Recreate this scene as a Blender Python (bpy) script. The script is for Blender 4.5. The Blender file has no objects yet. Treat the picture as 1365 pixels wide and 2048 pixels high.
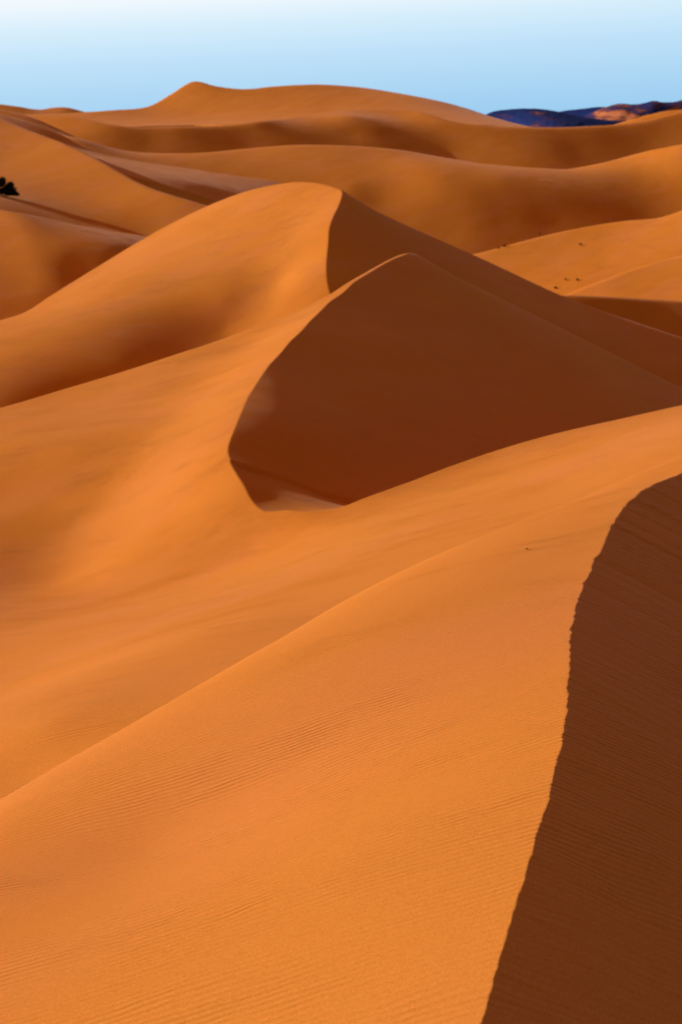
import bpy, math, random
import numpy as np
from mathutils import Vector

# ------------------------------------------------------------------ camera, sky, sun
S = bpy.context.scene
C = S.collection
FPX, CX, CY = 2048 * 50 / 36.0, 682.5, 1024.0          # photo pixels
PITCH = math.radians(15.5)
SUN_EL, SUN_BEYOND = math.radians(20.0), math.radians(15.0)

cam_d = bpy.data.cameras.new("camera")
cam_d.lens = 50; cam_d.sensor_width = 36; cam_d.sensor_fit = 'AUTO'
cam_d.clip_start = 0.1; cam_d.clip_end = 40000
cam_d.dof.use_dof = True
cam_d.dof.focus_distance = 15.0
cam_d.dof.aperture_fstop = 2.0
cam = bpy.data.objects.new("camera", cam_d); C.objects.link(cam)
cam.location = (0, 0, 0)
cam.rotation_euler = (math.pi / 2 - PITCH, 0, 0)
S.camera = cam

S.view_settings.view_transform = 'Standard'
S.view_settings.look = 'None'
S.view_settings.gamma = 1.0
S.view_settings.exposure = 0.0

sun_dir = Vector((-math.cos(SUN_EL) * math.cos(SUN_BEYOND), math.cos(SUN_EL) * math.sin(SUN_BEYOND), math.sin(SUN_EL)))
ld = bpy.data.lights.new("sun", 'SUN')
ld.energy = 3.35; ld.angle = math.radians(0.5); ld.color = (1.0, 0.99, 0.89)
sun = bpy.data.objects.new("sun", ld); C.objects.link(sun)
sun.rotation_euler = (-sun_dir).to_track_quat('-Z', 'Y').to_euler()

W = bpy.data.worlds.new("World"); S.world = W; W.use_nodes = True
nt = W.node_tree; nt.nodes.clear()
def wn(t, **k):
    n = nt.nodes.new(t)
    for a, b in k.items(): setattr(n, a, b)
    return n
out = wn('ShaderNodeOutputWorld'); bg = wn('ShaderNodeBackground')
sky = wn('ShaderNodeTexSky', sky_type='NISHITA', sun_disc=False)
sky.sun_elevation = SUN_EL
sky.sun_rotation = math.atan2(sun_dir.x, sun_dir.y)
sky.air_density = 1.0; sky.dust_density = 5.0; sky.ozone_density = 1.0
tc = wn('ShaderNodeTexCoord'); sep = wn('ShaderNodeSeparateXYZ')
nt.links.new(tc.outputs['Generated'], sep.inputs[0])
# sky gradient close to the horizon: pale blue low down, bright thin veil above it, brightest towards the sun
ramp = wn('ShaderNodeValToRGB')
mr = wn('ShaderNodeMapRange'); mr.inputs[1].default_value = -0.02; mr.inputs[2].default_value = 0.12
mz = wn('ShaderNodeMath', operation='MULTIPLY_ADD'); mz.inputs[1].default_value = -0.05
nt.links.new(sep.outputs[0], mz.inputs[0]); nt.links.new(sep.outputs[2], mz.inputs[2])
nt.links.new(mz.outputs[0], mr.inputs[0]); nt.links.new(mr.outputs[0], ramp.inputs[0])
el = ramp.color_ramp.elements
def lin(c): return tuple((((v/255)+0.055)/1.055)**2.4 if v > 10 else v/255/12.92 for v in c) + (1.0,)
stops = [(0.0, (150, 200, 238)), (0.14, (158, 206, 241)), (0.30, (176, 216, 245)), (0.45, (192, 226, 249)), (0.60, (215, 238, 252)), (0.72, (240, 248, 254)), (1.0, (252, 254, 255))]
el[0].position = stops[0][0]; el[0].color = lin(stops[0][1])
el[1].position = stops[-1][0]; el[1].color = lin(stops[-1][1])
for p_, c_ in stops[1:-1]:
    e = el.new(p_); e.color = lin(c_)
SKY_STRENGTH = 0.05
# warm tint added to the upper sky, out of view, to redden the shade
skm = wn('ShaderNodeVectorMath', operation='MULTIPLY'); skm.inputs[1].default_value = (SKY_STRENGTH * 2.25, SKY_STRENGTH * 0.64, SKY_STRENGTH * 0.25)
nt.links.new(sky.outputs[0], skm.inputs[0])
fm = wn('ShaderNodeMapRange'); fm.interpolation_type = 'SMOOTHSTEP'
fm.inputs[1].default_value = 0.09; fm.inputs[2].default_value = 0.24; fm.inputs[3].default_value = 0.0; fm.inputs[4].default_value = 1.0
nt.links.new(sep.outputs[2], fm.inputs[0])
mx = wn('ShaderNodeMix', data_type='RGBA')
nt.links.new(fm.outputs[0], mx.inputs['Factor'])
nt.links.new(ramp.outputs[0], mx.inputs['A']); nt.links.new(skm.outputs[0], mx.inputs['B'])
nt.links.new(mx.outputs['Result'], bg.inputs['Color']); bg.inputs['Strength'].default_value = 1.0
nt.links.new(bg.outputs[0], out.inputs[0])

# ------------------------------------------------------------------ terrain description
def ray(px, py):
    xv, yv = (px - CX) / FPX, (CY - py) / FPX
    dy = math.cos(PITCH) + yv * math.sin(PITCH); dz = -math.sin(PITCH) + yv * math.cos(PITCH)
    return math.atan2(xv, dy), dz / math.hypot(xv, dy)       # azimuth, height / range

def conv(pts):
    # (px, py, range) or (px, height/range, range, 'h') for hidden points -> theta, h, lam
    return np.array([(ray(p[0], 1000)[0], p[1], math.log(p[2])) if len(p) > 3 else (*ray(p[0], p[1]), math.log(p[2])) for p in pts])

def tps_fit(pts, smooth=1e-6):
    a = conv(pts); X = a[:, [0, 2]]; h = a[:, 1]
    n = len(a); d = np.hypot(X[:, None, 0] - X[None, :, 0], X[:, None, 1] - X[None, :, 1])
    K = d * d * np.log(d + 1e-12) + smooth * np.eye(n) * -1
    K = -K
    M = np.zeros((n + 3, n + 3)); M[:n, :n] = K * -1; M[:n, n] = 1; M[:n, n + 1:] = X; M[n, :n] = 1; M[n + 1:, :n] = X.T
    M[:n, :n] = d * d * np.log(d + 1e-12) + smooth * np.eye(n)
    w = np.linalg.lstsq(M, np.concatenate([h, [0, 0, 0]]), rcond=1e-12)[0]
    return X, w

def tps_eval(f, T, L):
    X, w = f; n = len(X)
    o = w[n] + w[n + 1] * T + w[n + 2] * L
    for i in range(n):
        d2 = (T - X[i, 0]) ** 2 + (L - X[i, 1]) ** 2
        o = o + w[i] * 0.5 * d2 * np.log(d2 + 1e-24)
    return o

def smin(a, b, k):
    if k <= 0: return np.minimum(a, b)
    t = np.clip(0.5 + 0.5 * (b - a) / k, 0, 1)
    return b * (1 - t) + a * t - k * t * (1 - t)
def smax(a, b, k): return -smin(-a, -b, k)

# every dune: 'sil' its skyline (px, py, range), 'front' more points of the windward face,
# 'slip' optional second face, 'back' steepness of the hidden lee side, 'k' rounding of the skyline
DUNES = {}
#@@DUNES
DUNES['near'] = dict(
    sil=[(-900,2150,11.881),(-450,1850,14.382),(0,1600,15.921),(180,1495,16.656),(350,1398,17.723),(520,1300,19.382),(700,1196,21.95),(850,1120,23.704),(1000,1058,25.392),(1130,1008,27.624),(1260,955,30.767),(1365,912,34.236),(1500,860,40.588),(1700,800,52.817)],
    crest=[(820,2450,4.797),(900,2220,5.872),(962,2048,6.822),(1010,1880,7.911),(1060,1720,9.216),(1095,1600,10.438),(1120,1500,11.697),(1135,1400,13.228),(1140,1300,15.09),(1148,1230,16.687),(1172,1160,18.628),(1207,1090,21.001),(1230,1040,22.901),(1262,1000,24.827),(1300,972,26.719),(1365,943,29.792),(1480,900,35.811),(1650,850,46.183)],
    front=[(0,2048,8.938),(-400,2400,7.611),(400,2048,7.836),(700,1700,10.264),(300,1700,12.549),(-450,-0.5682,15.94,'h'),(-450,-0.6132,20.79,'h'),(0,-0.4966,18.02,'h'),(0,-0.5416,23.5,'h'),(350,-0.426,20.43,'h'),(350,-0.471,26.65,'h'),(700,-0.3485,24.63,'h'),(700,-0.3935,32.13,'h'),(1000,-0.2933,28.64,'h'),(1000,-0.3383,37.36,'h')],
    slip=[(1365,2048,8.07),(1365,1600,12.12),(1365,1300,17.649),(1365,1100,23.151),(1700,1500,17.664)],
    back=-0.05,
    back2=0.7,
    k=0.002,
    kf=0.0)
DUNES['middle'] = dict(
    sil=[(-600,960,72.798),(-300,895,76.58),(0,815,81.694),(130,777,83.896),(250,741,85.483),(370,702,87.336),(490,661,89.578),(560,636,90.71),(600,619,91.659),(660,588,94.407),(700,562,97.571),(760,528,103.476),(800,509,107.917),(822,505,110.171),(900,543,109),(1000,592,110),(1100,641,111),(1200,690,112),(1365,772,114),(1600,880,118),(1800,960,122)],
    lsil=14,
    crest=[(811,509,107.8),(790,517,105.637),(770,527,103.498),(740,545,100.149),(700,572,95.568),(660,603,90.806),(620,642,85.628),(580,683,80.474),(540,728,75.292),(510,772,71.062),(485,820,67.235),(468,862,64.419),(456,905,61.998),(465,925,60.88),(490,948,59.449),(503,972,58.408),(525,1008,56.955),(570,1020,55.933),(620,1023,55.287),(670,1018,55.292),(720,1000,56.023),(830,960,58.205),(960,912,61.008),(1100,870,63.564),(1240,838,65.525),(1365,810,67.951),(1600,760,74.375)],
    front=[(0,1590,19.813),(-400,1700,20.281),(-400,1150,55.297),(0,1400,31.393),(0,1230,49.525),(0,1100,61.18),(0,1000,66.336),(0,900,71.008),(-400,1000,70.236),(150,900,68.917),(150,850,73.313),(300,770,80.944),(200,800,79.644),(150,1050,62.81),(150,1180,54.868),(220,960,65.408),(290,880,68.481),(350,830,71.655),(400,770,78.545),(500,690,85.864),(350,1250,35.736),(350,1020,59.538),(250,1120,56.432),(682,1190,33.998),(682,1060,50.988),(500,1100,53.409),(1000,1040,42.975),(1365,900,50.112),(1700,780,62.02),(1000,760,174.647),(1365,740,138.645),(1300,860,59.545),(350,1375,22.404),(60,1545,20.289),(600,1230,29.73),(800,1120,38.67),(400,1260,29.693),(100,1450,21.586),(1050,1005,46.822),(220,1020,62.839),(290,850,70.719),(120,1160,57.242),(220,930,66.595),(320,900,66.239),(150,1020,63.834),(900,1050,44.469)],
    slip=[(822,505,110.171),(900,543,109.0),(1000,592,110.0),(1200,690,112.0),(1365,772,114.0),(1600,880,118.0),(820,900,71.073),(820,700,87.821),(1000,850,82.63),(1200,790,97.364),(1000,700,96.845),(600,1000,59.257),(960,962,70.811),(700,800,74.917),(350,-0.183,70,'h'),(350,-0.06,95,'h'),(0,-0.13,72,'h'),(0,0.0,100,'h')],
    slipgate=[(-400,62),(0,60),(350,56),(500,52),(700,52),(1000,58),(1365,66),(1700,72)],
    scarp=[(462,913,61.25),(500,930,61.25),(540,942,61.25),(580,955,61.25),(620,970,61.25),(660,984,61.25),(700,997,61.25),(462,927,61.05),(500,944,61.05),(540,956,61.05),(580,969,61.05),(620,984,61.05),(660,998,61.05),(700,1011,61.05),(420,880,60.9),(760,1035,61.15)],
    floor=[(462,925,61.0),(500,942,61.0),(540,954,61.0),(580,967,61.0),(620,982,61.0),(660,996,61.0),(700,1009,61.0),(503,974,58.7),(525,1010,57.25),(570,1028,56.4),(620,1032,55.95),(670,1027,55.9)],
    wall=[(600,-0.17,44,'h'),(350,-0.17,48,'h'),(900,-0.15,48,'h'),(1365,-0.12,54,'h'),(457,-0.36,66,'h'),(300,-0.4,70,'h'),(720,-0.32,69,'h'),(720,-0.42,82,'h'),(1000,-0.28,79,'h'),(1000,-0.4,95,'h'),(1365,-0.25,91,'h'),(1365,-0.36,115,'h'),(560,-0.31,64,'h'),(0,-0.45,60,'h')],
    csplit=17,
    kpx=[(700,0.003),(815,0.003),(870,0.009),(1400,0.012)],
    back=0.38,
    k=0.003,
    kf=0.0,
    reach=1.5)
DUNES['sharp'] = dict(
    sil=[(-600,760,157.466),(-300,700,154.32),(0,640,159.986),(50,624,162.765),(100,592,168.625),(200,530,181.309),(300,470,188.369),(400,418,191.19),(500,380,189.779),(560,367,186.696),(600,363,183.737),(645,367,178.833),(685,385,174),(740,412,175),(820,450,176),(960,512,177),(1130,590,178),(1365,672,182),(1700,790,190)],
    lsil=12,
    crest=[(685,386,170.846),(680,405,167.833),(668,430,163.676),(658,460,158.994),(655,500,153.5),(653,540,149.445),(656,570,147.088),(665,600,145.038),(700,680,140.221)],
    front=[(0,690,143.384),(0,740,136.592),(0,800,131.146),(250,560,161.125),(250,640,147.029),(250,735,137.638),(450,500,164.65),(450,600,150.285),(450,660,146.707),(600,450,165.697),(560,560,152.207),(-300,800,137.868),(300,900,129.408),(900,450,329.933),(550,600,148.743),(600,560,149.635)],
    slip=[(740,412,175.0),(820,450,176.0),(960,512,177.0),(1130,590,178.0),(1365,672,182.0),(1700,790,190.0),(720,500,156.37),(850,500,166.205),(1000,600,159.401),(1365,760,163.471)],
    kpx=[(600,0.002),(690,0.002),(760,0.008),(1400,0.01)],
    back=0.38,
    k=0.002,
    kf=0.0,
    reach=0.4)
DUNES['left_low'] = dict(
    sil=[(-400,400,246.914),(-150,412,243.525),(0,418,239.348),(30,422,237.488),(60,428,238.5),(140,445,240),(220,460,244),(290,471,248),(400,500,256),(700,600,270),(1700,800,280)],
    lsil=4,
    crest=[(32,423,237.231),(55,445,232.716),(78,480,226.846),(92,515,221.765),(99,550,217.011),(99,590,211.925),(92,640,205.805)],
    front=[(0,520,223.076),(30,480,228.226),(60,560,216.433),(0,600,211.005),(-200,560,217.656),(20,640,206.032)],
    slip=[(60,428,238.5),(140,445,240.0),(220,460,244.0),(290,471,248.0),(400,500,256.0),(150,490,226.066),(150,540,219.857),(220,500,225.967),(250,520,224.174),(160,600,212.062),(115,500,224.115)],
    kf=0.004,
    back=0.3,
    k=0.004,
    reach=0.25)
DUNES['left_high'] = dict(
    sil=[(-500,190,382.181),(-200,205,371.642),(0,236,353.939),(50,256,345.455),(130,286,329.086),(200,320,314.343),(300,374,296.666),(360,394,290.102),(420,412,286.055),(600,480,279.38),(1700,700,323.738)],
    front=[(0,330,321.332),(100,380,300.95),(200,400,293.939),(0,400,284.723),(350,430,283.474),(300,470,277.498),(-300,380,280.451)],
    back=0.25,
    k=0.004,
    reach=0.3)
DUNES['left_arm'] = dict(
    sil=[(-600,180,382.445),(-200,205,383.256),(0,226,380.943),(60,244,377.786),(130,272,373.307),(180,299,367.393),(250,316,365.989),(300,325,365.569),(359,333,366.392),(430,344,366.997),(513,356,369.32),(560,364,373.97),(600,385,379.032),(660,440,387.677),(760,560,405.401),(1700,1100,402.178)],
    front=[(300,350,327.854),(400,370,332.7),(250,335,332.992),(480,372,350.852),(350,385,315.52),(200,320,339.935),(450,400,326.559),(100,290,357.552),(-100,260,350.8)],
    back=0.25,
    k=0.003,
    reach=0.135)
DUNES['right_low'] = dict(
    sil=[(-400,800,193.453),(800,640,192.576),(1000,600,197.432),(1130,590,201.318),(1200,592,204.16),(1365,602,210.923),(1700,620,219.469)],
    front=[(1365,660,203.799),(1150,640,196.14),(1000,660,190.955)],
    back=0.2,
    k=0.004,
    reach=0.2)
DUNES['right_mid'] = dict(
    sil=[(-400,900,225.379),(800,720,224.489),(1000,640,227.381),(1120,593,229.459),(1200,562,232.782),(1290,530,238.104),(1365,510,241.016),(1700,430,247.493)],
    front=[(1250,570,230.794),(1365,570,229.333),(1150,595,228.133)],
    back=0.2,
    k=0.004,
    reach=0.25)
DUNES['right_high'] = dict(
    sil=[(-400,900,299.098),(700,620,281.541),(900,520,288.294),(980,500,289.872),(1030,486,292.312),(1100,468,296.058),(1250,441,300.063),(1330,432,299.271),(1365,420,300.222),(1700,380,299.723)],
    front=[(1000,520,285.625),(1100,560,275.195),(1250,500,284.845),(1300,530,276.057),(1365,470,288.179)],
    back=0.25,
    k=0.003,
    reach=0.25)
DUNES['bowl'] = dict(
    sil=[(-600,150,480.011),(-200,200,469.83),(60,232,460.402),(130,262,454.59),(200,293,447.212),(300,304,440.337),(400,304,437.02),(480,297,440.793),(580,289,442.073),(700,290,442.054),(800,298,442.355),(870,310,444.346),(960,325,450.279),(1080,335,445.745),(1140,336,453.934),(1200,325,453.005),(1280,305,455.325),(1365,288,450.886),(1700,240,441.262)],
    front=[(250,330,418.522),(450,345,419.107),(600,310,432.684),(600,340,421.817),(750,320,429.59),(800,350,418.232),(880,370,411.36),(650,375,411.288),(1000,360,417.035),(1000,420,404.628),(1200,380,426.136),(1100,440,405.918),(900,450,397.136),(820,430,400.282),(760,400,406.612),(1250,430,417.477),(1365,400,430.626),(950,480,392.197),(700,380,409.471),(1340,330,444.303),(1200,345,439.054),(850,335,422.054),(300,320,424.849),(150,275,435.333),(0,300,432.797),(950,345,420.535),(1500,400,430.248),(1320,440,420.536),(1150,400,416.496),(1000,450,399.408),(1100,400,413.085),(950,410,404.59),(1060,420,407.24)],
    back=0.25,
    k=0.004,
    reach=0.25)
DUNES['far_ridge'] = dict(
    sil=[(-600,215,595.752),(-200,222,577.651),(0,234,561.241),(128,230,553.971),(230,249,539.617),(359,252,540.931),(513,242,552.369),(560,238,565.848),(615,229,583.517),(700,219,599.379),(800,217,603.128),(840,222,597.632),(900,240,587.06),(960,249,585.289),(1060,254,590.478),(1180,252,602.839),(1280,243,616.023),(1365,222,630.912),(1700,200,650.199)],
    front=[(300,280,531.957),(500,275,541.733),(700,270,559.173),(850,270,573.583),(1100,300,576.002),(1300,290,602.983),(900,300,567.231),(750,260,565.453),(600,265,551.785),(450,270,540.461),(700,235,572.477),(800,235,590.561),(1050,300,571.95),(1150,300,582.508)],
    back=0.2,
    k=0.003,
    reach=0.12)
DUNES['summit'] = dict(
    sil=[(-700,225,824.184),(-200,232,788.235),(160,224,759.031),(230,219,763.617),(300,211,774.267),(345,186,785.973),(388,162,794.819),(430,171,786.112),(480,177,780.688),(560,171,783.272),(640,168,787.466),(740,176,787.012),(850,195,774.985),(930,215,781.38),(1000,240,792.723),(1060,256,800.445),(1700,330,837.331)],
    front=[(300,235,744.582),(400,220,756.42),(550,210,752.088),(700,200,755.738),(850,225,721.232),(500,240,624.865),(700,235,711.872)],
    back=0.3,
    k=0.002,
    reach=0.14)
DUNES['far_left'] = dict(
    sil=[(-700,200,950),(-100,205,950),(0,208,950),(40,213,950),(80,219,955),(105,215,960),(130,214,960),(165,222,960),(200,232,960),(1700,300,960)],
    front=[(0,230,930),(100,235,930),(300,260,930)],
    back=0.2,
    k=0.001,
    reach=0.1)
DUNES['far_right'] = dict(
    sil=[(-700,360,720.497),(1000,290,710.519),(1200,255,710.645),(1260,240,713.141),(1310,226,716.743),(1365,218,718.728),(1700,190,725.524)],
    front=[(1250,262,705.662),(1350,245,709.256)],
    back=0.2,
    k=0.001,
    reach=0.1)
#@@END

def pchip(x, xp, yp):
    xp = np.asarray(xp); yp = np.asarray(yp)
    d = np.diff(yp) / np.diff(xp); m = np.zeros_like(yp); m[0] = d[0]; m[-1] = d[-1]
    h = np.diff(xp)
    m[1:-1] = (d[:-1] * h[1:] + d[1:] * h[:-1]) / (h[1:] + h[:-1])
    x = np.clip(x, xp[0], xp[-1]); i = np.clip(np.searchsorted(xp, x) - 1, 0, len(xp) - 2)
    t = (x - xp[i]) / h[i]
    return (2*t**3-3*t**2+1)*yp[i] + (t**3-2*t**2+t)*h[i]*m[i] + (-2*t**3+3*t**2)*yp[i+1] + (t**3-t**2)*h[i]*m[i+1]

def dune_faces(D):
    ls = D.get('lsil', len(D['sil']))
    fr = list(D['sil'][:ls]) + D['front'] + D.get('crest', [])
    F = [tps_fit(fr)]
    c = D.get('csplit')
    if 'slip' in D: F.append(tps_fit((D['crest'][:c + 2] if c else D['crest']) + D['slip'], D.get('smooth', 1e-6)))
    if 'floor' in D: F += [tps_fit(D['scarp'], 1e-5), tps_fit(D['floor'], 1e-5)]
    if c: F.append(tps_fit(D['crest'][c:] + D['wall'], 1e-5))
    return F

def up(A, n0, n1):
    """cubic up-sampling of a coarse grid onto n0 x n1 samples"""
    def axis(A, n):
        m = A.shape[0]; t = np.linspace(0, m - 1, n); i = np.clip(t.astype(int), 0, m - 2); f = (t - i)[:, None]
        g = lambda j: A[np.clip(j, 0, m - 1)]
        p0, p1, p2, p3 = g(i - 1), g(i), g(i + 1), g(i + 2)
        p0 = np.where((i == 0)[:, None], 2 * p1 - p2, p0); p3 = np.where((i == m - 2)[:, None], 2 * p2 - p1, p3)
        return p1 + 0.5 * f * (p2 - p0 + f * (2*p0 - 5*p1 + 4*p2 - p3 + f * (3 * (p1 - p2) + p3 - p0)))
    return axis(axis(A, n0).T, n1).T

# grid: azimuth columns (dense where the lens looks, coarser all the way round), log-range rows
NT_C, NT = 226, 901
NR_C, NR = 601, 2401
TH = math.radians(19.0)
tc_ = np.linspace(-TH, TH, NT_C); tf = np.linspace(-TH, TH, NT)
def rowmap(n):
    # warp so that ranges 55..200 m get more rows
    u = np.linspace(0, 1, 4001); lam = math.log(4.0) + u * (math.log(1300.0) - math.log(4.0))
    dens = 1.0 + 1.6 * np.exp(-((lam - math.log(100)) / 0.75) ** 2)
    c = np.cumsum(dens); c = (c - c[0]) / (c[-1] - c[0])
    return np.interp(np.linspace(0, 1, n), c, lam)
lc = rowmap(NR_C)
lf = up(lc[:, None] * np.ones((1, 2)), NR, 2)[:, 0]
Tc, Lc = np.meshgrid(tc_, lc); Tf, Lf = np.meshgrid(tf, lf)

rng = np.random.default_rng(4)
def wobble(x, seed, octs):
    r = np.random.default_rng(seed); o = 0
    for f, a in octs:
        for _ in range(3):
            ff = f * r.uniform(0.7, 1.4); o = o + a * np.sin(ff * x + r.uniform(0, 6.28)) / 1.7
    return o

BASE = {'near': -17.0, 'middle': -24.0, 'sharp': -34.0}
h = np.full_like(Tf, -1e9)
base = -80.0 / np.exp(Lf)
h = base + 0
for name, D in reversed(list(DUNES.items())):
    F = dune_faces(D)
    top = up(tps_eval(F[0], Tc, Lc), NR, NT)
    if len(F) > 1:
        sl = up(tps_eval(F[1], Tc, Lc), NR, NT)
        if name == 'near':
            R = np.exp(Lf); sl = sl + wobble(R, 5, [(4, .0004), (11, .0003), (21, .0003), (37, .00012)])
        if 'slipgate' in D:
            sg = conv([(q[0], 900, q[1]) for q in D['slipgate']])
            sl = sl + 3.0 * np.clip(np.interp(tf, sg[:, 0], sg[:, 2])[None, :] - Lf, 0, None)
        if 'floor' in D:
            sl = smin(sl, up(tps_eval(F[2], Tc, Lc), NR, NT), 0.0008)
            sl = smax(sl, up(tps_eval(F[3], Tc, Lc), NR, NT), 0.001)
        if 'csplit' in D: sl = smax(sl, up(tps_eval(F[-1], Tc, Lc), NR, NT), 0.004)
        top = smin(top, sl, D.get('kf', 0))
    s = conv(D['sil'])
    hc = pchip(tf, s[:, 0], s[:, 1])[None, :]; lamc = pchip(tf, s[:, 0], s[:, 2])[None, :]
    dl = Lf - lamc
    kk = D['k'] if 'kpx' not in D else np.interp(tf, [ray(q[0], 700)[0] for q in D['kpx']], [q[1] for q in D['kpx']])[None, :]
    back = hc - np.where(dl > 0, D['back'] * dl + D.get('back2', 0) * dl * dl, D['back'] * dl * 0.6) + kk * 0.25
    t_ = np.clip(0.5 + 0.5 * (back - top) / kk, 0, 1)
    top = back * (1 - t_) + top * t_ - kk * t_ * (1 - t_)
    top = np.maximum(top, -78 / np.exp(Lf))
    gate = np.clip((lamc - D.get('reach', 0.9)) - Lf, 0, None)
    if name not in ('near',): top = top - 2.0 * gate
    h = smax(h, top, 0.0025)

R = np.exp(Lf)
Z = h * R
X = R * np.sin(Tf); Y = R * np.cos(Tf)

# close the ground all the way round and out to the horizon
def rings():
    angs_r = np.concatenate([np.radians([19.6, 20.6, 22, 24, 27, 31, 36, 43, 52, 63, 76, 90, 105, 120, 135, 150, 165])])
    ths = np.concatenate([-angs_r[::-1], tf, angs_r, [math.pi]])
    return ths
ths = rings(); nl = 17
step = 1
ext_l = Z[:, :1]; ext_r = Z[:, -1:]
def generic(Xg, Yg):
    r = np.hypot(Xg, Yg)
    g = -22 + 4.0 * np.sin(Xg / 31 + 1.3 * np.sin(Yg / 47)) + 3.0 * np.sin(Yg / 39 + Xg / 90) + 0.004 * r
    near = -5.0 - 0.28 * np.clip(r - 2, 0, 1e9)
    return np.maximum(g, near)
cols = []
for k, a in enumerate(ths):
    if k < nl: e = ext_l[:, 0]
    elif k >= nl + NT: e = ext_r[:, 0]
    else: cols.append(Z[:, k - nl]); continue
    g = generic(np.exp(lf) * math.sin(a), np.exp(lf) * math.cos(a))
    t = min(1.0, (abs(a) - TH) / math.radians(26)); t = t * t * (3 - 2 * t)
    cols.append(e * (1 - t) + g * t)
ZZ = np.array(cols).T
# rows under the camera and beyond the last dune
r_in = np.array([0.4, 1.0, 1.8, 2.7, 3.4]); r_out = np.array([1500, 1900, 2600, 4000, 7000, 14000, 30000.])
z0 = ZZ[0]; zm = z0[np.argmin(abs(ths - 0.1))]
Zi = np.array([zm + 0.25 + (z0 - zm - 0.25) * (r / 4.0) ** 1.2 for r in r_in])
Zo = np.array([ZZ[-1] * max(0, 1 - (r - 1300) / 700) + (-34) * min(1, (r - 1300) / 700) for r in r_out])
RR = np.concatenate([r_in, np.exp(lf), r_out])
ZZ = np.vstack([Zi, ZZ, Zo])
XX = RR[:, None] * np.sin(ths)[None, :]; YY = RR[:, None] * np.cos(ths)[None, :]

def grid_mesh(name, X, Y, Z, close=False):
    nr, nc = X.shape
    v = np.stack([X, Y, Z], -1).reshape(-1, 3).astype(np.float32)
    j = np.arange(nc if close else nc - 1); i = np.arange(nr - 1)
    I, J = np.meshgrid(i, j, indexing='ij'); J2 = (J + 1) % nc
    q = np.stack([I * nc + J, I * nc + J2, (I + 1) * nc + J2, (I + 1) * nc + J], -1).reshape(-1, 4)
    me = bpy.data.meshes.new(name)
    me.vertices.add(len(v)); me.vertices.foreach_set('co', v.ravel())
    me.loops.add(q.size); me.loops.foreach_set('vertex_index', q.ravel().astype(np.int32))
    me.polygons.add(len(q)); me.polygons.foreach_set('loop_start', (np.arange(len(q)) * 4).astype(np.int32))
    me.polygons.foreach_set('loop_total', np.full(len(q), 4, np.int32))
    me.polygons.foreach_set('use_smooth', np.ones(len(q), bool))
    me.update(calc_edges=True)
    return me

# ------------------------------------------------------------------ sand
def new_mat(name):
    m = bpy.data.materials.new(name); m.use_nodes = True
    n = m.node_tree.nodes; n.clear()
    o = n.new('ShaderNodeOutputMaterial'); p = n.new('ShaderNodeBsdfPrincipled')
    m.node_tree.links.new(p.outputs[0], o.inputs[0])
    return m, m.node_tree, p
m, t, p = new_mat('sand')
N = t.nodes.new; K = t.links.new
geo = N('ShaderNodeNewGeometry')
def mapping(scale, rot=(0, 0, 0)):
    a = N('ShaderNodeMapping'); a.vector_type = 'TEXTURE'
    a.inputs['Rotation'].default_value = rot; a.inputs['Scale'].default_value = scale
    K(geo.outputs['Position'], a.inputs['Vector']); return a.outputs[0]
def noise(vec, scale, detail=2, rough=.5):
    a = N('ShaderNodeTexNoise'); a.inputs['Scale'].default_value = scale; a.inputs['Detail'].default_value = detail
    a.inputs['Roughness'].default_value = rough; K(vec, a.inputs['Vector']); return a.outputs['Fac']
def math_(op, a, b=None, c=None):
    n = N('ShaderNodeMath'); n.operation = op
    for i, v in enumerate((a, b, c)):
        if v is None: continue
        if isinstance(v, (int, float)): n.inputs[i].default_value = v
        else: K(v, n.inputs[i])
    return n.outputs[0]
pos = geo.outputs['Position']
# colour: slight natural variation of the grains and soft random patches
grain = noise(pos, 110, 3, .8)
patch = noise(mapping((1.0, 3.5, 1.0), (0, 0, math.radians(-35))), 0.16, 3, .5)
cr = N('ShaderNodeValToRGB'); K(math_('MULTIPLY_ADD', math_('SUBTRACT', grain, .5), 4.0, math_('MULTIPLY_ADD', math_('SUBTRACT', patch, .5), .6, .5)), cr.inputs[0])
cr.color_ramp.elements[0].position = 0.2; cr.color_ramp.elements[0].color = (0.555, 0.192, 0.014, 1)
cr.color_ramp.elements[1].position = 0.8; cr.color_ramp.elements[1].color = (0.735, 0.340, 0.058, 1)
flat_light = N('ShaderNodeMapRange'); flat_light.interpolation_type = 'SMOOTHSTEP'  # pinker tint paints in the light of flatter undulations, strewn by noise
K(noise(mapping((1.0, 3.0, 1.0), (0, 0, math.radians(-50))), 0.21, 2, .45), flat_light.inputs[0])
flat_light.inputs[1].default_value = .46; flat_light.inputs[2].default_value = .70; flat_light.inputs[3].default_value = 0.0; flat_light.inputs[4].default_value = 0.35
dm = N('ShaderNodeMix'); dm.data_type = 'RGBA'; K(flat_light.outputs[0], dm.inputs['Factor'])
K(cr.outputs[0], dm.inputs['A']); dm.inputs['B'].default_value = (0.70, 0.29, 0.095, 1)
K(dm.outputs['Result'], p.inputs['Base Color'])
p.inputs['Roughness'].default_value = 0.75
p.inputs['Specular IOR Level'].default_value = 0.08
p.inputs['Sheen Weight'].default_value = 0.13; p.inputs['Sheen Roughness'].default_value = 0.22; p.inputs['Sheen Tint'].default_value = (1.0, 0.80, 0.72, 1)
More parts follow.
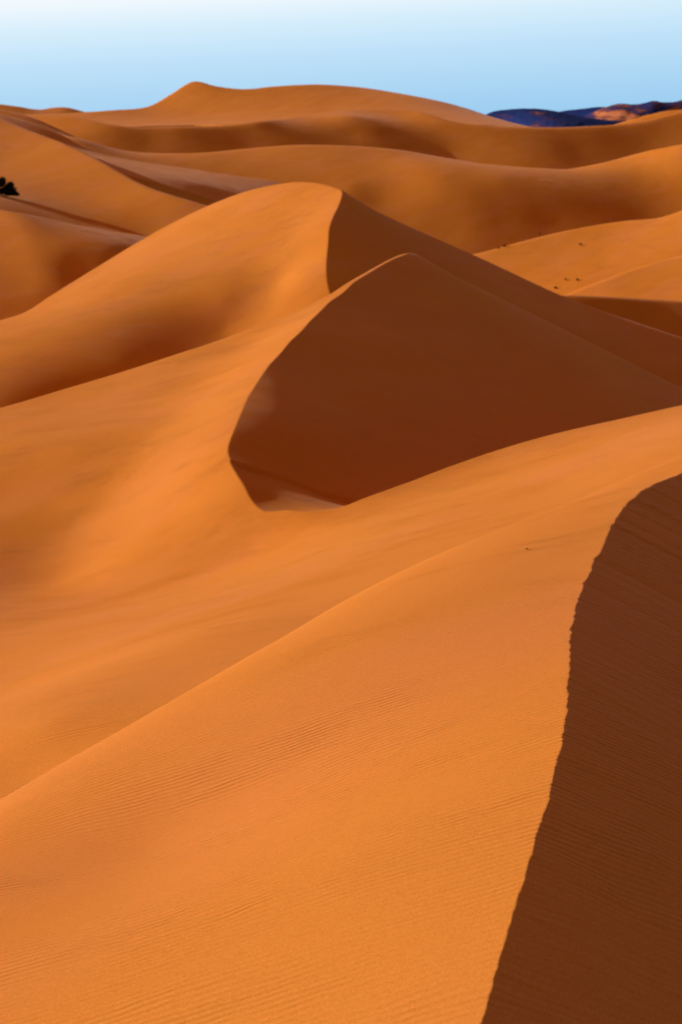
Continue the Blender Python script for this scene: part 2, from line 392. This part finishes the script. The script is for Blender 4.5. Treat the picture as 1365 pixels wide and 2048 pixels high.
# wind ripples: fine crests about a hand's breadth apart, running across the wind, breaking up in patches
wv = N('ShaderNodeTexWave'); wv.wave_type = 'BANDS'; wv.bands_direction = 'Y'; wv.wave_profile = 'SIN'
RIP = math.radians(6)
K(mapping((1, 1, 1), (0, 0, RIP)), wv.inputs['Vector'])
wv.inputs['Scale'].default_value = 3.5; wv.inputs['Distortion'].default_value = 7.5
wv.inputs['Detail'].default_value = 2; wv.inputs['Detail Scale'].default_value = 0.35; wv.inputs['Detail Roughness'].default_value = .5
amp = N('ShaderNodeMapRange'); K(noise(mapping((2.5, 1, 1), (0, 0, RIP)), 0.6, 2), amp.inputs[0])
amp.inputs[1].default_value = .42; amp.inputs[2].default_value = .68; amp.inputs[3].default_value = .22
brk = N('ShaderNodeMapRange'); K(noise(mapping((5, 1, 1), (0, 0, math.radians(9))), 3.2, 2), brk.inputs[0])
brk.inputs[1].default_value = .38; brk.inputs[2].default_value = .62; brk.inputs[3].default_value = .45
rip = math_('MULTIPLY', wv.outputs['Fac'], math_('MULTIPLY', math_('MULTIPLY', amp.outputs[0], brk.outputs[0]), 0.022))
hgt = math_('ADD', rip, math_('MULTIPLY', noise(pos, 60, 3, .8), 0.008))
hgt = math_('ADD', hgt, math_('MULTIPLY', noise(mapping((3.0, 1, 1), (0, 0, RIP)), 1.0, 3, .5), 0.018))
hgt = math_('ADD', hgt, math_('MULTIPLY', noise(mapping((3.5, 1, 1), (0, 0, math.radians(52))), 0.30, 3, .5), 0.022))
bp = N('ShaderNodeBump'); bp.inputs['Strength'].default_value = 1.0; bp.inputs['Distance'].default_value = 1.0
K(hgt, bp.inputs['Height']); K(bp.outputs[0], p.inputs['Normal'])
SAND = m

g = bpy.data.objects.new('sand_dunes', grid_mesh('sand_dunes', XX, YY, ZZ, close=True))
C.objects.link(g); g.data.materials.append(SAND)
g['kind'] = 'structure'

# ------------------------------------------------------------------ helpers for the small things
CM = np.maximum.accumulate(h, axis=0)
def at(px, py):
    """point of the sand where the line of sight through a photo pixel meets it"""
    t, hp = ray(px, py)
    j = (t - tf[0]) / (tf[1] - tf[0]); j0 = int(j); f = j - j0
    c = CM[:, j0] * (1 - f) + CM[:, j0 + 1] * f
    i = min(max(int(np.searchsorted(c, hp)), 1), len(lf) - 1)
    r = math.exp(np.interp(hp, [c[i - 1], c[i]], [lf[i - 1], lf[i]]))
    return Vector((r * math.sin(t), r * math.cos(t), r * hp))
def ground_z(x, y):
    t = math.atan2(x, y); l = math.log(math.hypot(x, y))
    j = min(max((t - tf[0]) / (tf[1] - tf[0]), 0), NT - 2); i = min(max(np.interp(l, lf, np.arange(NR)), 0), NR - 2)
    j0, i0 = int(j), int(i); a, b = j - j0, i - i0
    return float((Z[i0, j0] * (1 - a) + Z[i0, j0 + 1] * a) * (1 - b) + (Z[i0 + 1, j0] * (1 - a) + Z[i0 + 1, j0 + 1] * a) * b)
def raw_mesh(name, verts, faces, mat, smooth=False):
    me = bpy.data.meshes.new(name); me.from_pydata([tuple(v) for v in verts], [], faces); me.update()
    if smooth: me.polygons.foreach_set('use_smooth', [True] * len(me.polygons))
    me.materials.append(mat); return me
def link(name, me, parent=None, loc=(0, 0, 0)):
    o = bpy.data.objects.new(name, me); C.objects.link(o); o.location = loc
    if parent: o.parent = parent
    return o
def tag(o, label, cat, group=None):
    o['label'] = label; o['category'] = cat
    if group: o['group'] = group
    return o
def flat_mat(name, c0, c1, scale, rough=.85):
    m, t, p = new_mat(name); N = t.nodes.new
    ge = N('ShaderNodeTexCoord'); no = N('ShaderNodeTexNoise'); no.inputs['Scale'].default_value = scale; no.inputs['Detail'].default_value = 3
    t.links.new(ge.outputs['Object'], no.inputs['Vector']); r = N('ShaderNodeValToRGB')
    r.color_ramp.elements[0].position = .35; r.color_ramp.elements[0].color = (*c0, 1)
    r.color_ramp.elements[1].position = .65; r.color_ramp.elements[1].color = (*c1, 1)
    t.links.new(no.outputs['Fac'], r.inputs[0]); t.links.new(r.outputs[0], p.inputs['Base Color'])
    p.inputs['Roughness'].default_value = rough; p.inputs['Specular IOR Level'].default_value = .1
    return m
LEAF = flat_mat('dark_leaves', (0.003, 0.005, 0.002), (0.008, 0.014, 0.004), 4)
GREY_LEAF = flat_mat('grey_green_leaves', (0.055, 0.05, 0.018), (0.10, 0.085, 0.03), 9)
DRY = flat_mat('dry_stems', (0.12, 0.055, 0.018), (0.2, 0.10, 0.035), 12)
WOOD = flat_mat('dark_wood', (0.03, 0.016, 0.008), (0.06, 0.032, 0.015), 15)

def tube(verts, faces, pts, radii, n=6):
    base = len(verts)
    for k, (p_, r_) in enumerate(zip(pts, radii)):
        d = (pts[min(k + 1, len(pts) - 1)] - pts[max(k - 1, 0)]).normalized()
        a = d.orthogonal().normalized(); b = d.cross(a)
        for q in range(n):
            w = 2 * math.pi * q / n; verts.append(p_ + (a * math.cos(w) + b * math.sin(w)) * r_)
    for k in range(len(pts) - 1):
        for q in range(n):
            faces.append((base + k*n + q, base + k*n + (q+1) % n, base + (k+1)*n + (q+1) % n, base + (k+1)*n + q))
    faces.append(tuple(base + q for q in range(n))[::-1]); faces.append(tuple(base + (len(pts)-1)*n + q for q in range(n)))

# big dark desert bush at the foot of the left dune: several stems and leafy masses of uneven height
def leaves(rn, centres, count, size):
    V, Fc = [], []
    for _ in range(count):
        c, rad = rn.choice(centres)
        d = Vector((rn.gauss(0, 1), rn.gauss(0, 1), rn.gauss(0, 1))).normalized() * (rn.random() ** .45)
        p_ = Vector(c) + Vector((d.x * rad[0], d.y * rad[1], d.z * rad[2]))
        if p_.z < 0.02: p_.z = 0.02 + rn.random() * .15
        a = Vector((rn.gauss(0, 1), rn.gauss(0, 1), rn.gauss(0, 1) + .6)).normalized(); b = a.orthogonal().normalized()
        b.rotate(__import__('mathutils').Quaternion(a, rn.random() * 6.28))
        s_ = size * rn.uniform(.6, 1.4); k = len(V)
        V += [p_, p_ + a * s_ * .5 + b * s_ * .22, p_ + a * s_, p_ + a * s_ * .5 - b * s_ * .22]; Fc.append((k, k+1, k+2, k+3))
    return V, Fc
rn = random.Random(11)
foot = at(2, 391); sc_ = foot.length / 2844.0                      # metres per photo pixel there
def bush_ground(dx, dy): return ground_z(foot.x + dx, foot.y + dy) - foot.z
bush = bpy.data.objects.new('desert_bush', None); C.objects.link(bush); bush.location = foot
tag(bush, 'large dark green bush at the foot of the orange dune on the left edge', 'bush')
V, Fc = [], []
tops = [(-4.0, .3, 2.4), (-2.6, -.3, 3.0), (-1.3, .3, 2.9), (0.4, 0, 3.2), (1.6, .2, 2.7), (2.3, -.1, 2.5), (.9, -.4, 1.6), (-3.2, .5, 1.6)]
for x_, y_, z_ in tops:
    b0 = Vector((x_ * .35, y_ * .5, bush_ground(x_ * .35, y_ * .5) - .1)); tp = Vector((x_, y_, bush_ground(x_, y_) + z_ * .85))
    mid = (b0 + tp) / 2 + Vector((rn.uniform(-.2, .2), rn.uniform(-.2, .2), .15))
    tube(V, Fc, [b0, mid, tp], [.07, .045, .015])
link('stems', raw_mesh('stems', V, Fc, WOOD), bush)
cen = []
for x_, y_, z_ in [(-4.2,0,1.1),(-3.3,.2,1.6),(-2.4,-.1,2.0),(-1.5,.1,1.9),(-.6,0,1.7),(.3,.1,2.3),(.55,0,2.8),(1.0,0,1.4),(1.7,.1,1.9),(2.0,0,2.3),(2.35,0,1.3),(2.9,-.1,.65),(.2,-.2,.8),(-1.4,-.3,.8),(1.5,-.3,.7),(-2.8,-.2,.8),(-.4,.4,2.4)]:
    cen.append(((x_, y_, z_ + bush_ground(x_, y_)), (rn.uniform(.6, .85), .8, rn.uniform(.6, .85))))
V, Fc = leaves(rn, cen, 22000, .2)
link('foliage', raw_mesh('foliage', V, Fc, LEAF), bush)

# small desert shrubs scattered on the right-hand dunes
def shrub(px, py, w, hgt_, mat, label, seed):
    rn = random.Random(seed); f = at(px, py); w *= .6; hgt_ *= .6
    root = bpy.data.objects.new('desert_shrub', None); C.objects.link(root); root.location = f
    tag(root, label, 'shrub', 'small shrubs scattered on the far dunes')
    V, Fc = [], []
    for _ in range(26):
        a = rn.random() * 6.28; l = rn.uniform(.5, 1); r0 = rn.random() * w * .12
        b0 = Vector((math.cos(a) * r0, math.sin(a) * r0, -.1)); tp = Vector((math.cos(a) * w * .5 * l, math.sin(a) * w * .5 * l, hgt_ * rn.uniform(.5, 1)))
        tube(V, Fc, [b0, b0.lerp(tp, .5) + Vector((0, 0, hgt_ * .12)), tp], [.018, .012, .004], 4)
    link('stems', raw_mesh('stems', V, Fc, DRY), root)
    cs = [((rn.uniform(-.3, .3) * w, rn.uniform(-.3, .3) * w, hgt_ * rn.uniform(.35, .7)), (w * .25, w * .25, hgt_ * .32)) for _ in range(6)]
    V, Fc = leaves(rn, cs, 420, .11)
    link('foliage', raw_mesh('foliage', V, Fc, mat), root)
shrub(1009, 494, .95, .85, LEAF, 'darkest green shrub right under the edge of the far dark hollow', 1)
shrub(997, 497, .7, .4, DRY, 'low brown shrub just left of the dark green shrub at the hollow edge', 2)
shrub(1080, 468, .8, .5, DRY, 'faint brown shrub in the shaded hollow above the pale crest', 3)
shrub(1161, 490, .85, .55, DRY, 'lone brown shrub high on the pale slope below the crest', 4)
shrub(1132, 560, .6, .5, GREY_LEAF, 'left one of two grey green shrubs low on the pale slope', 5)
shrub(1155, 561, .8, .6, GREY_LEAF, 'right one of two grey green shrubs low on the pale slope', 6)
shrub(1111, 577, .8, .6, DRY, 'reddish brown shrub at the bottom of the pale slope beside the dark ridge', 7)

# bit of dry twig lying on the near dune
f = at(1055, 1100)
tw = bpy.data.objects.new('dry_twig', None); C.objects.link(tw); tw.location = f
tag(tw, 'tiny dark broken twig lying on the sunlit near dune', 'twig')
k_ = f.length / 2844.0
V, Fc = [], []; tube(V, Fc, [Vector((-2.4*k_, 0, .014)), Vector((-.6*k_, .01, .03)), Vector((1.2*k_, -.01, .012)), Vector((3.2*k_, -.03, -.006))], [.008, .011, .008, .003])
link('stick', raw_mesh('stick', V, Fc, WOOD, True), tw)
V, Fc = [], []; tube(V, Fc, [Vector((-.6*k_, .01, .03)), Vector((-1.3*k_, -.04, .045)), Vector((-1.9*k_, -.05, .05))], [.007, .005, .002])
link('side_branch', raw_mesh('side_branch', V, Fc, WOOD, True), tw)

# ------------------------------------------------------------------ rocky hills far beyond the sand
m, t, p = new_mat('rocky_ground'); N = t.nodes.new; K = t.links.new
geo = N('ShaderNodeNewGeometry')
def nz(scale, detail, vec=None):
    a = N('ShaderNodeTexNoise'); a.inputs['Scale'].default_value = scale; a.inputs['Detail'].default_value = detail; a.inputs['Roughness'].default_value = .62
    K(vec or geo.outputs['Position'], a.inputs['Vector']); return a.outputs['Fac']
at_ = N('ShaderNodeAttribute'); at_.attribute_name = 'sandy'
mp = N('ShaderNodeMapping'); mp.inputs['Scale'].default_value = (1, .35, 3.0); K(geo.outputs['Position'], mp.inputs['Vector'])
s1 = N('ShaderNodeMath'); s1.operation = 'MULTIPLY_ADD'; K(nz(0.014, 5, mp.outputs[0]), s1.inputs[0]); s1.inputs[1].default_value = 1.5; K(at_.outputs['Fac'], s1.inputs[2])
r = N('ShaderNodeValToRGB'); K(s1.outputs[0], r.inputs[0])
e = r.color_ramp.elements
e[0].position = .0; e[0].color = (0.010, 0.032, 0.19, 1); e[1].position = 1.0; e[1].color = (0.52, 0.22, 0.10, 1)  # blue of the distant air painted into the rock colour
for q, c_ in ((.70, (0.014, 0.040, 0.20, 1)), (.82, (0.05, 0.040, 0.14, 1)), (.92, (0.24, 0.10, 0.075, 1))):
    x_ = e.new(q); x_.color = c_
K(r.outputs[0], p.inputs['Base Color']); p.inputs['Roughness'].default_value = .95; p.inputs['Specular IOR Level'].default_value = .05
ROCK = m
def hill(sky_line, r0, foot_z, depth, sandy, seed, rough=.05):
    rg = np.random.default_rng(seed); n, k = 260, 60
    s = conv([(q[0], q[1], r0) for q in sky_line]); th_ = np.linspace(s[0, 0], s[-1, 0], n)
    hh = pchip(th_, s[:, 0], s[:, 1])
    v = np.linspace(-1, 1, k)[:, None]
    top = hh[None, :] * r0
    prof = np.cos(np.clip(np.abs(v), 0, 1) * math.pi / 2) ** 1.15
    rad = r0 + v * depth * (0.6 + .4 * np.sin(th_ * 61 + seed)[None, :])
    nse = 0
    for o in range(1, 7):
        f1, f2 = 30 * 1.9 ** o, 1.6 * 1.8 ** o
        for _ in range(3): nse = nse + np.sin(th_[None, :] * f1 * rg.uniform(.7, 1.3) + v * f2 * rg.uniform(-1, 1) * 2 + rg.uniform(0, 6.28)) / (1.75 ** o) / 3
    H = np.maximum(top - foot_z, 0)
    z = foot_z + H * prof * (1 + rough * nse) + H * .22 * nse * (1 - prof) * prof * 2 
    X_, Y_ = rad * np.sin(th_)[None, :], rad * np.cos(th_)[None, :]
    me = grid_mesh('rocky_hills', X_, Y_, z - 0.0)
    px_ = np.tan(th_) * FPX * .97 + CX
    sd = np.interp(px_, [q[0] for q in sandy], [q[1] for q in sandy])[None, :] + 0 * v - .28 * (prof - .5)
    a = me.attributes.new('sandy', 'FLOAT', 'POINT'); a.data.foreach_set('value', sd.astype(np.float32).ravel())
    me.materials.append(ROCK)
    o = bpy.data.objects.new('rocky_hills', me); C.objects.link(o); o['kind'] = 'structure'
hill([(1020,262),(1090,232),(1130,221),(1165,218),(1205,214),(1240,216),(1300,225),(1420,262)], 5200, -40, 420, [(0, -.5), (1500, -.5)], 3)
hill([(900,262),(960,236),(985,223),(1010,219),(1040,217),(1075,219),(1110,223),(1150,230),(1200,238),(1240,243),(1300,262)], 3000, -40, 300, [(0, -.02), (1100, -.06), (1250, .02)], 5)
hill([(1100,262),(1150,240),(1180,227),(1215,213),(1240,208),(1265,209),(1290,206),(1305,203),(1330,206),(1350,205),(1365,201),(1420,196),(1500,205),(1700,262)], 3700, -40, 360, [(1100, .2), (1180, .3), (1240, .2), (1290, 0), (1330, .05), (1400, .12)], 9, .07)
